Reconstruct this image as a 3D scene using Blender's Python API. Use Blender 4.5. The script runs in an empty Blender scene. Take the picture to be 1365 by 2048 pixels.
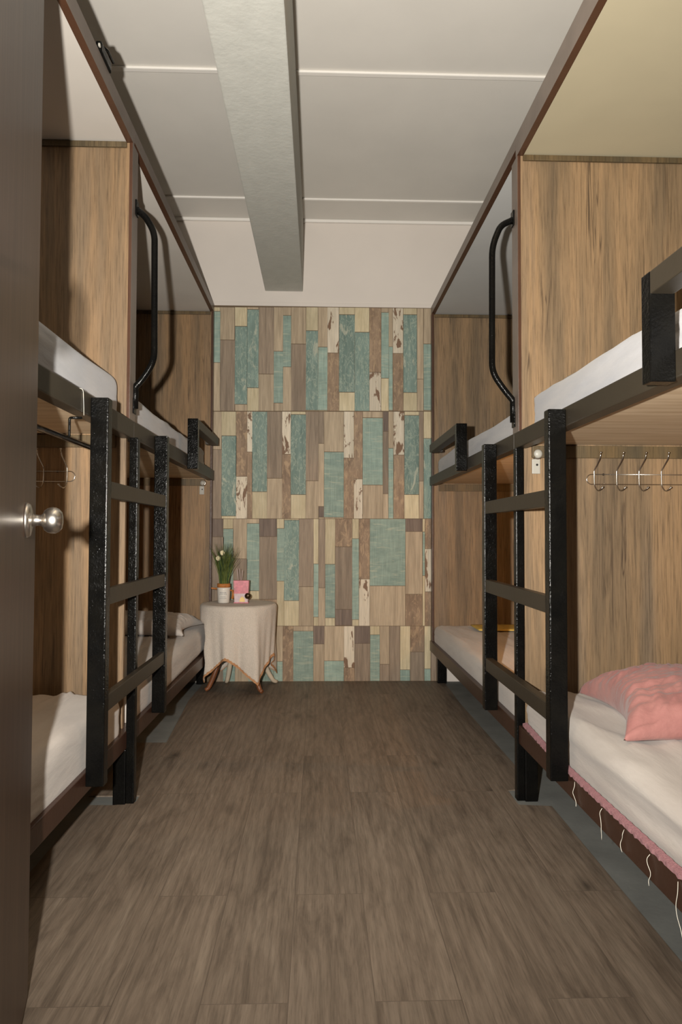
import bpy, bmesh, math, random
from mathutils import Vector, Matrix, noise

random.seed(7)
SC = bpy.context.scene
COL = SC.collection

# ------------------------------------------------------------------ camera
YAW, PITCH, ROLL, CAM_H = .0315, .0317, .0031, .984
cy, sy, cp, sp = math.cos(YAW), math.sin(YAW), math.cos(PITCH), math.sin(PITCH)
fw = Vector((sy*cp, cy*cp, sp)); rt = Vector((cy, -sy, 0)); up = rt.cross(fw)
cr, sr = math.cos(ROLL), math.sin(ROLL)
rt, up = cr*rt + sr*up, cr*up - sr*rt
cam_data = bpy.data.cameras.new('camera')
cam = bpy.data.objects.new('camera', cam_data); COL.objects.link(cam)
cam_data.sensor_fit = 'VERTICAL'; cam_data.sensor_height = 36.0
cam_data.lens = 36.0*1424/2048
cam_data.clip_start = .02
m = Matrix((rt, up, -fw)).transposed().to_4x4(); m.translation = Vector((0, 0, CAM_H))
cam.matrix_world = m
SC.camera = cam

# ------------------------------------------------------------------ light, world, exposure
SC.view_settings.view_transform = 'Standard'
SC.view_settings.look = 'None'
SC.view_settings.gamma = 1.0
SC.view_settings.use_curve_mapping = False
SC.view_settings.exposure = 0.0

world = bpy.data.worlds.new('world'); SC.world = world; world.use_nodes = True
bg = world.node_tree.nodes['Background']
bg.inputs['Color'].default_value = (1.0, .62, .32, 1); bg.inputs['Strength'].default_value = .02

def add_light(name, kind, loc, energy, color, **kw):
    d = bpy.data.lights.new(name, kind); d.energy = energy; d.color = color
    for k, v in kw.items(): setattr(d, k, v)
    o = bpy.data.objects.new(name, d); COL.objects.link(o); o.location = loc
    return o
# the photographer's flash, beside the lens (portrait format: flash head to the left)
fl = add_light('camera_flash', 'SPOT', (-.16, 0, 1.04), 600, (1, .95, .87), spot_size=math.radians(150), spot_blend=1.0, shadow_soft_size=.018)
fl.rotation_euler = Vector((.04, 1, .46)).to_track_quat('-Z', 'Y').to_euler()
# the room's own ceiling lamp, above the entrance and out of frame
cl = add_light('ceiling_lamp', 'AREA', (.05, 1.35, 3.08), 4, (1, .62, .30), shape='RECTANGLE', size=.25, size_y=1.2)

# reading lamp burning inside the back right lower bed, hidden by the partition
add_light('reading_lamp', 'POINT', (1.55, 2.92, 1.15), 14, (1, .52, .17), shadow_soft_size=.03)

# ------------------------------------------------------------------ materials
def lin(c):
    out = []
    for v in c:
        v = v/255
        out.append(v/12.92 if v <= .04045 else ((v+.055)/1.055)**2.4)
    return tuple(out)

def base_mat(name, rough=.6, spec=.4, metal=0):
    mt = bpy.data.materials.new(name); mt.use_nodes = True
    nt = mt.node_tree; b = nt.nodes['Principled BSDF']
    b.inputs['Roughness'].default_value = rough
    b.inputs['Specular IOR Level'].default_value = spec
    b.inputs['Metallic'].default_value = metal
    return mt, nt, b

def N(nt, t, **kw):
    n = nt.nodes.new(t)
    for k, v in kw.items(): setattr(n, k, v)
    return n

def coords(nt, scale=(1, 1, 1), kind='Object', rot=(0, 0, 0), loc=(0, 0, 0)):
    tc = N(nt, 'ShaderNodeTexCoord'); mp = N(nt, 'ShaderNodeMapping')
    mp.inputs['Scale'].default_value = scale; mp.inputs['Rotation'].default_value = rot
    mp.inputs['Location'].default_value = loc
    nt.links.new(tc.outputs[kind], mp.inputs['Vector'])
    return mp.outputs['Vector']

def noise_tex(nt, vec, scale=1, detail=4, rough=.55, dist=0):
    n = N(nt, 'ShaderNodeTexNoise'); n.inputs['Scale'].default_value = scale
    n.inputs['Detail'].default_value = detail; n.inputs['Roughness'].default_value = rough
    n.inputs['Distortion'].default_value = dist
    nt.links.new(vec, n.inputs['Vector'])
    return n.outputs['Fac']

def ramp(nt, fac, stops, interp='LINEAR'):
    r = N(nt, 'ShaderNodeValToRGB'); r.color_ramp.interpolation = interp
    e = r.color_ramp.elements
    while len(e) < len(stops): e.new(.5)
    for i, (p, c) in enumerate(stops):
        e[i].position = p
        if not isinstance(c, (tuple, list)): c = (c, c, c)
        e[i].color = (*c, 1)
    nt.links.new(fac, r.inputs['Fac'])
    return r.outputs['Color']

def mix(nt, fac, a, b, mode='MIX'):
    n = N(nt, 'ShaderNodeMix', data_type='RGBA', blend_type=mode)
    for sock, v in ((n.inputs[0], fac), (n.inputs[6], a), (n.inputs[7], b)):
        if hasattr(v, 'type') and hasattr(v, 'is_linked'): nt.links.new(v, sock)
        elif isinstance(v, (int, float)): sock.default_value = v
        else: sock.default_value = (*v, 1)
    return n.outputs[2]

def bump(nt, b, h, strength=.3, dist=.005):
    n = N(nt, 'ShaderNodeBump'); n.inputs['Strength'].default_value = strength
    n.inputs['Distance'].default_value = dist
    nt.links.new(h, n.inputs['Height']); nt.links.new(n.outputs['Normal'], b.inputs['Normal'])

def plain(name, rgb, rough=.6, spec=.4, metal=0, var=.12, vscale=9, bmp=0, bscale=60):
    mt, nt, b = base_mat(name, rough, spec, metal)
    c = lin(rgb); v = coords(nt)
    f = noise_tex(nt, v, vscale, 5)
    col = ramp(nt, f, [(.3, tuple(x*(1-var) for x in c)), (.7, tuple(min(1, x*(1+var)) for x in c))])
    nt.links.new(col, b.inputs['Base Color'])
    if bmp: bump(nt, b, noise_tex(nt, v, bscale, 4), bmp, .003)
    return mt

def oak_panel(name, seed=0, tint=(1, 1, 1)):
    """rustic oak foil: vertical grain, grey streaks, dark fissures"""
    mt, nt, b = base_mat(name, .55, .35)
    v1 = coords(nt, (9, 9, .55), loc=(seed, seed*.7, 0))
    v2 = coords(nt, (170, 170, 7), loc=(seed, 0, 1))
    v3 = coords(nt, (19, 19, .5), loc=(seed*2, 3, 0))
    v4 = coords(nt, (4.2, 4.2, .25), loc=(seed*1.3, 1, 0))
    k = lambda *c: tuple(x*t for x, t in zip(lin(c), tint))
    broad = ramp(nt, noise_tex(nt, v1, 1, 5, .6, .4), [(.28, k(92, 78, 61)), (.43, k(120, 100, 76)), (.58, k(145, 118, 87)), (.74, k(116, 98, 78))])
    grey = ramp(nt, noise_tex(nt, v4, 1, 3), [(.5, 0), (.66, .55)])
    c = mix(nt, grey, broad, k(108, 98, 86))
    fine = ramp(nt, noise_tex(nt, v2, 1, 6, .7), [(.30, .52), (.5, .95), (.72, 1.16)])
    c = mix(nt, 1.0, c, fine, 'MULTIPLY')
    crack = ramp(nt, noise_tex(nt, v3, 1, 5, .55, .5), [(.490, 0), (.499, 1), (.503, 1), (.512, 0)])
    cm = ramp(nt, noise_tex(nt, coords(nt, (5, 5, 2.2), loc=(seed, 7, 2)), 1, 2), [(.48, 0), (.62, .8)])
    cf = mix(nt, 1.0, crack, cm, 'MULTIPLY')
    c = mix(nt, cf, c, k(60, 46, 34))
    nt.links.new(c, b.inputs['Base Color'])
    bump(nt, b, noise_tex(nt, v2, 1, 4), .15, .002)
    return mt

def paint_black(name):
    mt, nt, b = base_mat(name, .15, .12)
    v = coords(nt)
    nt.links.new(ramp(nt, noise_tex(nt, v, 14, 5), [(.3, lin((9, 9, 9))), (.7, lin((16, 15, 13)))]), b.inputs['Base Color'])
    nt.links.new(ramp(nt, noise_tex(nt, v, 20, 3), [(.35, .10), (.65, .24)]), b.inputs['Roughness'])
    h = mix(nt, .5, noise_tex(nt, v, 170, 3, .6), noise_tex(nt, v, 90, 3, .5))
    bump(nt, b, h, .65, .003)
    return mt

def fabric(name, rgb, rgb2=None, wscale=(14, 3, 14), rough=.85):
    mt, nt, b = base_mat(name, rough, .15)
    v = coords(nt, wscale)
    c1 = lin(rgb); c2 = lin(rgb2) if rgb2 else tuple(x*.86 for x in c1)
    f = noise_tex(nt, v, 1, 5)
    nt.links.new(ramp(nt, f, [(.3, c2), (.65, c1)]), b.inputs['Base Color'])
    b.inputs['Sheen Weight'].default_value = .15
    bump(nt, b, noise_tex(nt, v, 1.6, 5), .5, .014)
    return mt

def stained_board(name, rgb, stain, xedge, sgn):
    """painted canopy board, water stains creeping in from the front edge"""
    mt, nt, b = base_mat(name, .7, .25)
    c = lin(rgb)
    f = noise_tex(nt, coords(nt, (1.2, 1.2, 1)), 3, 3)
    col = ramp(nt, f, [(.3, tuple(x*.94 for x in c)), (.7, c)])
    tc = N(nt, 'ShaderNodeTexCoord'); sx = N(nt, 'ShaderNodeSeparateXYZ')
    nt.links.new(tc.outputs['Object'], sx.inputs[0])
    d = N(nt, 'ShaderNodeMath', operation='MULTIPLY_ADD'); d.inputs[1].default_value = sgn; d.inputs[2].default_value = -sgn*xedge
    nt.links.new(sx.outputs['X'], d.inputs[0])
    e = N(nt, 'ShaderNodeMath', operation='MULTIPLY_ADD'); e.inputs[1].default_value = -.16; 
    nt.links.new(noise_tex(nt, coords(nt), 7, 4), e.inputs[0]); nt.links.new(d.outputs[0], e.inputs[2])
    s = ramp(nt, e.outputs[0], [(0, 0.0), (.001, 0)])
    mr = N(nt, 'ShaderNodeMapRange'); mr.inputs[1].default_value = -.09; mr.inputs[2].default_value = -.02
    mr.inputs[3].default_value = .8; mr.inputs[4].default_value = 0
    nt.links.new(e.outputs[0], mr.inputs[0])
    nt.links.new(mix(nt, mr.outputs[0], col, lin(stain)), b.inputs['Base Color'])
    return mt

def floor_planks():
    mt, nt, b = base_mat('laminate_planks', .55, .3)
    v = coords(nt, (1, 1, 1), rot=(0, 0, math.radians(90)), loc=(.31, .06, 0))
    br = N(nt, 'ShaderNodeTexBrick'); br.offset = .37; br.offset_frequency = 2
    br.inputs['Scale'].default_value = 1
    br.inputs['Brick Width'].default_value = 1.22; br.inputs['Row Height'].default_value = .184
    br.inputs['Mortar Size'].default_value = .0012; br.inputs['Mortar Smooth'].default_value = .3
    br.inputs['Color1'].default_value = (.0, .0, .0, 1); br.inputs['Color2'].default_value = (1, 1, 1, 1)
    br.inputs['Mortar'].default_value = (.4, .4, .4, 1)
    nt.links.new(v, br.inputs['Vector'])
    # shift the grain per plank
    tc = N(nt, 'ShaderNodeTexCoord')
    ad = N(nt, 'ShaderNodeVectorMath', operation='MULTIPLY_ADD')
    ad.inputs[1].default_value = (3.1, 5.3, 2.2)
    nt.links.new(br.outputs['Color'], ad.inputs[0]); nt.links.new(tc.outputs['Object'], ad.inputs[2])
    def mp(s):
        q = N(nt, 'ShaderNodeMapping'); q.inputs['Scale'].default_value = s
        nt.links.new(ad.outputs[0], q.inputs['Vector']); return q.outputs['Vector']
    g1 = noise_tex(nt, mp((15, 2.2, 1)), 1, 7, .66, 1.0)
    g2 = noise_tex(nt, mp((250, 11, 1)), 1, 5, .65)
    c = ramp(nt, g1, [(.22, lin((84, 73, 63))), (.5, lin((118, 105, 92))), (.78, lin((134, 121, 107)))])
    c = mix(nt, 1.0, c, ramp(nt, g2, [(.3, .72), (.52, 1.0), (.75, 1.16)]), 'MULTIPLY')
    c = mix(nt, 1.0, c, ramp(nt, br.outputs['Color'], [(0, .92), (1, 1.05)]), 'MULTIPLY')
    # knots and cathedral grain
    w = N(nt, 'ShaderNodeTexWave', wave_type='BANDS', bands_direction='X'); w.inputs['Scale'].default_value = 9
    w.inputs['Distortion'].default_value = 9; w.inputs['Detail'].default_value = 3; w.inputs['Detail Scale'].default_value = .8
    nt.links.new(mp((1.2, .16, 1)), w.inputs['Vector'])
    c = mix(nt, .55, c, ramp(nt, w.outputs['Fac'], [(0, .80), (.5, 1.0), (1, 1.08)]), 'MULTIPLY')
    vo = N(nt, 'ShaderNodeTexVoronoi'); vo.inputs['Scale'].default_value = 1
    nt.links.new(mp((5, 1.9, 1)), vo.inputs['Vector'])
    c = mix(nt, 1.0, c, ramp(nt, vo.outputs['Distance'], [(.02, .42), (.07, .72), (.17, 1.0)]), 'MULTIPLY')
    c = mix(nt, .55, c, mix(nt, br.outputs['Fac'], c, lin((76, 66, 58))))
    nt.links.new(c, b.inputs['Base Color'])
    bump(nt, b, g2, .12, .002)
    return mt

# wallpaper plank inks ------------------------------------------------
def ink(name, stops, sc=(40, 40, 2.5), extra=None):
    mt, nt, b = base_mat(name, .62, .3)
    geo = N(nt, 'ShaderNodeNewGeometry'); tc = N(nt, 'ShaderNodeTexCoord')
    ad = N(nt, 'ShaderNodeVectorMath', operation='ADD'); sc_ = N(nt, 'ShaderNodeVectorMath', operation='SCALE')
    cmb = N(nt, 'ShaderNodeCombineXYZ')
    for i in range(3): nt.links.new(geo.outputs['Random Per Island'], cmb.inputs[i])
    sc_.inputs['Scale'].default_value = 13.7
    nt.links.new(cmb.outputs[0], sc_.inputs[0]); nt.links.new(sc_.outputs[0], ad.inputs[0])
    nt.links.new(tc.outputs['Object'], ad.inputs[1])
    def mp(s):
        q = N(nt, 'ShaderNodeMapping'); q.inputs['Scale'].default_value = s
        nt.links.new(ad.outputs[0], q.inputs['Vector']); return q.outputs['Vector']
    c = ramp(nt, noise_tex(nt, mp(sc), 1, 6, .65, .3), stops)
    c = mix(nt, 1.0, c, ramp(nt, geo.outputs['Random Per Island'], [(0, .86), (1, 1.1)]), 'MULTIPLY')
    fine = ramp(nt, noise_tex(nt, mp((130, 130, 8)), 1, 4), [(.3, .82), (.7, 1.08)])
    c = mix(nt, 1.0, c, fine, 'MULTIPLY')
    if extra: c = extra(nt, mp, c)
    nt.links.new(c, b.inputs['Base Color'])
    return mt
L = lin
def wavy(nt, mp, c):
    pale = ramp(nt, noise_tex(nt, mp((26, 26, 9)), 1, 6, .62, 1.5), [(.47, 0), (.496, .55), (.504, .55), (.53, 0)])
    c = mix(nt, pale, c, L((178, 186, 168)))
    patch = ramp(nt, noise_tex(nt, mp((14, 14, 5)), 1, 6, .6, .6), [(.62, 0), (.66, .6)])
    return mix(nt, patch, c, L((190, 188, 168)))
def brushed(nt, mp, c):
    s = ramp(nt, noise_tex(nt, mp((9, 9, 70)), 1, 5, .6, .5), [(.54, 0), (.68, .5)])
    return mix(nt, s, c, L((188, 188, 165)))
def peel(nt, mp, c):
    s = ramp(nt, noise_tex(nt, mp((22, 22, 7)), 1, 6, .6, .5), [(.56, 0), (.59, 1)])
    return mix(nt, s, c, L((122, 96, 76)))
def crackle(nt, mp, c):
    s = ramp(nt, noise_tex(nt, mp((38, 38, 16)), 1, 6, .7, .8), [(.5, 0), (.62, .6)])
    return mix(nt, s, c, L((186, 160, 128)))
INK = {
 'B': ink('paper_beige', [(.3, L((158, 141, 118))), (.6, L((186, 168, 143)))], extra=None),
 'D': ink('paper_grey_brown', [(.3, L((124, 109, 94))), (.65, L((158, 141, 122)))]),
 'C': ink('paper_cream', [(.3, L((190, 175, 142))), (.65, L((208, 195, 164)))], sc=(14, 14, 5)),
 'K': ink('paper_dark_brown', [(.3, L((98, 84, 76))), (.65, L((130, 114, 102)))]),
 'R': ink('paper_crackled_brown', [(.3, L((128, 107, 88))), (.65, L((158, 135, 112)))], sc=(20, 20, 7), extra=crackle),
 'P': ink('paper_peeling_white', [(.3, L((206, 194, 172))), (.65, L((222, 210, 190)))], extra=peel),
 'W': ink('paper_teal_weathered', [(.3, L((108, 130, 122))), (.65, L((132, 152, 143)))], sc=(12, 12, 4), extra=wavy),
 'T': ink('paper_teal_brushed', [(.3, L((130, 151, 141))), (.65, L((153, 172, 160)))], sc=(10, 10, 24), extra=brushed),
}

MAT = dict(
 oak_a=oak_panel('rustic_oak_foil', 0), oak_b=oak_panel('rustic_oak_foil_b', 4.3, (1.0, .94, .86)),
 black=paint_black('black_gloss_paint'),
 maroon=plain('dark_red_brown_paint', (72, 47, 33), .33, .5, bmp=.25, bscale=45),
 olive=plain('olive_brown_satin_paint', (50, 44, 35), .42, .4, var=.12, vscale=6, bmp=.12, bscale=40),
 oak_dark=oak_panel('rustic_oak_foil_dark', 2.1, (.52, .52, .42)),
 taupe=plain('taupe_face_sheen', (120, 109, 101), .4, .5, var=.1, bmp=.15, bscale=45),  # sheen of the red-brown trim at grazing angle, put into the colour
 rail=plain('dark_brown_rail_paint', (62, 40, 30), .36, .5, bmp=.2, bscale=50),
 ply=plain('pale_plywood', (208, 184, 150), .7, .2, vscale=4, var=.10),
 white_wall=plain('white_wall_paint', (218, 210, 202), .8, .2, var=.03, vscale=2, bmp=.08, bscale=40),
 ceil=plain('ceiling_board_paint', (218, 214, 207), .8, .2, var=.03, vscale=3),
 beam=plain('beam_plaster', (186, 186, 179), .85, .2, var=.05, vscale=14, bmp=.5, bscale=50),
 batten=plain('white_batten_paint', (232, 228, 222), .5, .3, var=.02),
 side=plain('side_wall_paint', (112, 92, 70), .8, .2, var=.05),
 concrete=plain('grey_cement', (118, 120, 117), .85, .2, var=.14, vscale=6, bmp=.2),
 laminate=floor_planks(),
 sheet=fabric('white_cotton_sheet', (192, 185, 178), (175, 167, 160), (10, 2.2, 10)),
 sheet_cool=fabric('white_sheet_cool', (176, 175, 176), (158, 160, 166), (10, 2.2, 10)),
 pink=fabric('pink_cotton', (166, 118, 112), (150, 101, 97), (9, 9, 9)),
 pinklace=fabric('pink_lace', (170, 118, 122), (142, 90, 98), (220, 220, 60)),
 linen=fabric('oatmeal_linen', (216, 205, 193), (200, 189, 176), (230, 230, 120)),
 lace=plain('brown_lace', (176, 132, 96), .85, .1, var=.25, vscale=140),
 legwood=plain('brown_turned_wood', (120, 74, 46), .4, .4, var=.25, vscale=12),
 legpale=plain('pale_leg_wood', (206, 192, 170), .6, .3, var=.12, vscale=12),
 steel=plain('brushed_steel', (196, 190, 182), .28, .5, 1.0, var=.05),
 wire=plain('chrome_wire', (190, 184, 176), .22, .5, 1.0, var=.05),
 whiteplastic=plain('white_plastic', (164, 161, 152), .4, .4, var=.03),
 dark=plain('dark_void', (16, 14, 12), .5, .3),
 grass=plain('green_blades', (92, 104, 46), .5, .3, var=.4, vscale=30),
 grass_dark=plain('dark_green_blades', (52, 72, 34), .5, .3, var=.4, vscale=30),
 flower=plain('cream_blossom', (232, 222, 186), .8, .2),
 potwhite=plain('white_enamel', (212, 208, 200), .35, .5, var=.04),
 potwood=plain('orange_wood', (176, 112, 58), .55, .3, var=.2, vscale=40),
 inkgrey=plain('grey_print', (150, 148, 150), .5, .3),
 pinktin=plain('pink_print', (200, 112, 124), .35, .5, var=.25, vscale=60),
 lilac=plain('lilac_print', (196, 176, 180), .4, .4, var=.15, vscale=50),
 yellow=plain('yellow_print', (226, 196, 128), .5, .3, var=.12, vscale=30),
 bronze=plain('dark_bronze', (58, 40, 18), .25, .6, .6),
 gem=plain('clear_rhinestone', (236, 232, 230), .08, .9, .3),
 straw=plain('yellow_straw', (206, 178, 96), .7, .2, var=.2, vscale=30),
 thread=plain('white_thread', (226, 220, 206), .8, .2),
)
def door_mat():
    mt, nt, b = base_mat('dark_walnut_door', .34, .5)
    v = coords(nt, (30, 30, 1.2)); v2 = coords(nt, (160, 160, 6))
    c = ramp(nt, noise_tex(nt, v, 1, 5, .6), [(.3, L((66, 46, 35))), (.7, L((94, 71, 57)))])
    c = mix(nt, 1.0, c, ramp(nt, noise_tex(nt, v2, 1, 4), [(.3, .8), (.7, 1.1)]), 'MULTIPLY')
    nt.links.new(c, b.inputs['Base Color']); bump(nt, b, noise_tex(nt, v2, 1, 3), .1, .002)
    return mt
MAT['door'] = door_mat()
def ply_mat():
    mt, nt, b = base_mat('pale_plywood_grain', .7, .2)
    c = ramp(nt, noise_tex(nt, coords(nt, (2.2, 26, 4)), 1, 5, .6, .6), [(.3, L((190, 164, 132))), (.7, L((222, 200, 170)))])
    nt.links.new(c, b.inputs['Base Color']); return mt
MAT['ply'] = ply_mat()

# ------------------------------------------------------------------ mesh helpers
def tag(o, label, cat, group=None):
    o['label'] = label; o['category'] = cat
    if group: o['group'] = group
    return o

def finish(bm, name, mat, parent=None, smooth=False, loc=None, angle=None):
    me = bpy.data.meshes.new(name)
    bmesh.ops.recalc_face_normals(bm, faces=bm.faces[:])
    bm.to_mesh(me); bm.free()
    for mt in (mat if isinstance(mat, (list, tuple)) else [mat]): me.materials.append(mt)
    if smooth:
        for p in me.polygons: p.use_smooth = True
    o = bpy.data.objects.new(name, me); COL.objects.link(o)
    if parent is not None:
        o.parent = parent
        root = parent; off = Vector()
        while root is not None: off += root.location; root = root.parent
        o.location = -off if loc is None else loc     # meshes are written in room coordinates
    return o

def root(name, loc, label, cat, group=None):
    o = bpy.data.objects.new(name, None); COL.objects.link(o)
    o.empty_display_size = .1; o.location = loc
    return tag(o, label, cat, group)

def add_box(bm, x0, x1, y0, y1, z0, z1, bev=.0, seg=2, dz0=0, dz1=0, dx0=0, dx1=0):
    """box; dz0/dz1 shift the heights at the y0/y1 end, dx0/dx1 the sideways position"""
    b2 = bmesh.new(); vs = []
    for x in sorted((x0, x1)):
        for y, dz, dx in ((y0, dz0, dx0), (y1, dz1, dx1)):
            for z in (z0, z1): vs.append(b2.verts.new((x+dx, y, z+dz)))
    for f in ((0,1,3,2),(4,6,7,5),(0,4,5,1),(2,3,7,6),(0,2,6,4),(1,5,7,3)): b2.faces.new([vs[i] for i in f])
    if bev: bmesh.ops.bevel(b2, geom=b2.edges[:], offset=bev, segments=seg, affect='EDGES', profile=.6)
    join(bm, b2)

def join(bm, b2, mi=0):
    mp = {}
    for v in b2.verts: mp[v] = bm.verts.new(v.co)
    for f in b2.faces:
        nf = bm.faces.new([mp[v] for v in f.verts]); nf.material_index = f.material_index or mi; nf.smooth = f.smooth
    b2.free()

def sheen_faces(o):
    """grazing sheen painted on to the aisle faces in taupe, edges left red-brown"""
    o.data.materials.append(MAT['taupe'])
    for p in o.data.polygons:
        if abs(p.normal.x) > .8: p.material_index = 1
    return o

def box(name, mat, parent, x0, x1, y0, y1, z0, z1, bev=.003, **kw):
    bm = bmesh.new(); add_box(bm, x0, x1, y0, y1, z0, z1, bev, **kw)
    return finish(bm, name, mat, parent)

def add_tube(bm, pts, r, seg=10, cap=True):
    pts = [Vector(p) for p in pts]; n = len(pts); rings = []
    rs = r if isinstance(r, (list, tuple)) else [r]*n
    prev = None
    for i, p in enumerate(pts):
        t = (pts[min(i+1, n-1)] - pts[max(i-1, 0)]).normalized()
        if prev is None:
            a = Vector((0, 0, 1)) if abs(t.z) < .9 else Vector((1, 0, 0))
            u = t.cross(a).normalized()
        else:
            u = (prev - t*prev.dot(t)).normalized()
        w = t.cross(u); prev = u
        rings.append([bm.verts.new(p + rs[i]*(math.cos(2*math.pi*k/seg)*u + math.sin(2*math.pi*k/seg)*w)) for k in range(seg)])
    for a, b in zip(rings, rings[1:]):
        for k in range(seg):
            f = bm.faces.new((a[k], a[(k+1) % seg], b[(k+1) % seg], b[k])); f.smooth = True
    if cap:
        bm.faces.new(rings[0][::-1]); bm.faces.new(rings[-1])

def tube(name, mat, parent, pts, r, seg=10):
    bm = bmesh.new(); add_tube(bm, pts, r, seg); return finish(bm, name, mat, parent)

def arc_pts(pts, rad=.03, n=6):
    """polyline with rounded corners"""
    P = [Vector(p) for p in pts]; out = [P[0]]
    for a, b, c in zip(P, P[1:], P[2:]):
        d1 = (a-b); d2 = (c-b); k = min(rad, d1.length*.48, d2.length*.48)
        p1 = b + d1.normalized()*k; p2 = b + d2.normalized()*k
        for i in range(n+1):
            t = i/n; out.append((1-t)**2*p1 + 2*t*(1-t)*b + t*t*p2)
    out.append(P[-1]); return out

def add_lathe(bm, prof, center, axis='Z', seg=32, smooth=True):
    cx, cyy, cz = center; rings = []
    for r, h in prof:
        ring = []
        for k in range(seg):
            a = 2*math.pi*k/seg; c, s = r*math.cos(a), r*math.sin(a)
            if axis == 'Z': co = (cx+c, cyy+s, cz+h)
            elif axis == 'Y': co = (cx+c, cyy+h, cz+s)
            else: co = (cx+h, cyy+c, cz+s)
            ring.append(bm.verts.new(co))
        rings.append(ring)
    for a, b in zip(rings, rings[1:]):
        for k in range(seg):
            f = bm.faces.new((a[k], a[(k+1) % seg], b[(k+1) % seg], b[k])); f.smooth = smooth
    bm.faces.new(rings[0][::-1]); bm.faces.new(rings[-1])

def lathe(name, mat, parent, prof, center, axis='Z', seg=32):
    bm = bmesh.new(); add_lathe(bm, prof, center, axis, seg); return finish(bm, name, mat, parent)

def soft_box_bm(x0, x1, y0, y1, z0, z1, rad, step=.035, fn=None):
    bm = bmesh.new()
    nx, ny, nz = [max(3, int(math.ceil(abs(d)/step))) for d in (x1-x0, y1-y0, z1-z0)]
    nz = max(nz, 12); ny = max(3, ny//2)
    cache = {}
    def V(i, j, k):
        key = (i, j, k)
        if key not in cache:
            p = Vector((x0+(x1-x0)*i/nx, y0+(y1-y0)*j/ny, z0+(z1-z0)*k/nz))
            q = Vector((min(max(p.x, x0+rad), x1-rad), min(max(p.y, y0+rad), y1-rad), min(max(p.z, z0+rad), z1-rad)))
            d = p-q
            n = d.normalized() if d.length > 1e-6 else Vector((0, 0, 0))
            if d.length > 1e-6: p = q + n*rad
            if fn: p = fn(p, n)
            cache[key] = bm.verts.new(p)
        return cache[key]
    def quad(*k):
        f = bm.faces.new([V(*q) for q in k]); f.smooth = True
    for i in range(nx):
        for j in range(ny):
            for k in (0, nz): quad((i,j,k),(i+1,j,k),(i+1,j+1,k),(i,j+1,k))
    for i in range(nx):
        for k in range(nz):
            for j in (0, ny): quad((i,j,k),(i+1,j,k),(i+1,j,k+1),(i,j,k+1))
    for j in range(ny):
        for k in range(nz):
            for i in (0, nx): quad((i,j,k),(i,j+1,k),(i,j+1,k+1),(i,j,k+1))
    return bm

def pillow_bm(cx, cyy, z0, sx, sy, h, rot=0, seed=0, wr=.010, corner=.16, n=84, ears=.02):
    """plump pillow: seam at mid height, pulled-out corners, gathers running in from the seam"""
    bm = bmesh.new(); top, bot = [], []
    c, s = math.cos(rot), math.sin(rot)
    for i in range(n+1):
        ra, rb = [], []
        for j in range(n+1):
            u, v = -1+2*i/n, -1+2*j/n
            e = max(0, 1-abs(u)**3)*max(0, 1-abs(v)**3)
            t = e**.38
            k = abs(u*v)**3
            x = u*sx/2*(1 - corner*.5*(1-v*v)*abs(u)**2) + math.copysign(ears*k, u)
            y = v*sy/2*(1 - corner*.5*(1-u*u)*abs(v)**2) + math.copysign(ears*k, v)
            q = Vector((u*2.2+seed, v*2.4, seed))
            wn = noise.noise(q)*wr*1.3
            # gathers: ridges across the nearest seam, fading to the middle
            gu = noise.noise(Vector((v*11+seed, u*1.3, 3.1+seed)))*abs(u)**1.5
            gv = noise.noise(Vector((u*11-seed, v*1.3, 7.7+seed)))*abs(v)**1.5
            dg = noise.noise(Vector(((u-v)*6+seed, (u+v)*1.1, 1.7*seed)))
            wn += wr*(1.5*gu + 1.5*gv + .8*(.4-min(.4, abs(dg)*1.5)))
            edge = min(1, t*1.6)
            sw = wr*.8*math.sin(v*9+seed)*(abs(u) > .98) + wr*.8*math.sin(u*9+seed)*(abs(v) > .98)
            X, Y = cx+x*c-y*s, cyy+x*s+y*c
            zm = z0 + h*.30
            dz = -h*.24*k                                  # corners droop on to the bed
            zt = zm + h*.70*t + wn*edge + sw*.5 + dz
            zb = max(z0, zm - h*.30*min(1, t*1.5) + dz*.9)
            ra.append(bm.verts.new((X, Y, max(zt, z0+.002))))
            rb.append(None if i in (0, n) or j in (0, n) else bm.verts.new((X, Y, zb)))
        top.append(ra); bot.append(rb)
    for i in range(n+1):
        for j in range(n+1):
            if bot[i][j] is None: bot[i][j] = top[i][j]
    for i in range(n):
        for j in range(n):
            f = bm.faces.new((top[i][j], top[i+1][j], top[i+1][j+1], top[i][j+1])); f.smooth = True
            try: f = bm.faces.new([bot[i][j], bot[i][j+1], bot[i+1][j+1], bot[i+1][j]]); f.smooth = True
            except ValueError: pass
    return bm

def struct(o): o['kind'] = 'structure'; return o

# ------------------------------------------------------------------ room shell
DW, ZC, D1 = 4.81, 3.132, 2.69
XL, XR = -.712, .763
BL, BR = XL-.97, XR+.97            # side walls behind the bunks
Y0 = .70                           # inner face of the entrance wall
struct(box('floor', MAT['concrete'], None, BL-.1, BR+.1, -1.2, DW+.1, -.12, -.004, 0))
struct(box('ceiling', MAT['ceil'], None, BL-.1, BR+.1, -1.2, DW+.1, ZC, ZC+.1, 0))
struct(box('wall_left', MAT['side'], None, BL-.1, BL, -1.2, DW+.1, -.004, ZC, 0))
struct(box('wall_right', MAT['side'], None, BR, BR+.1, -1.2, DW+.1, -.004, ZC, 0))
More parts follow.
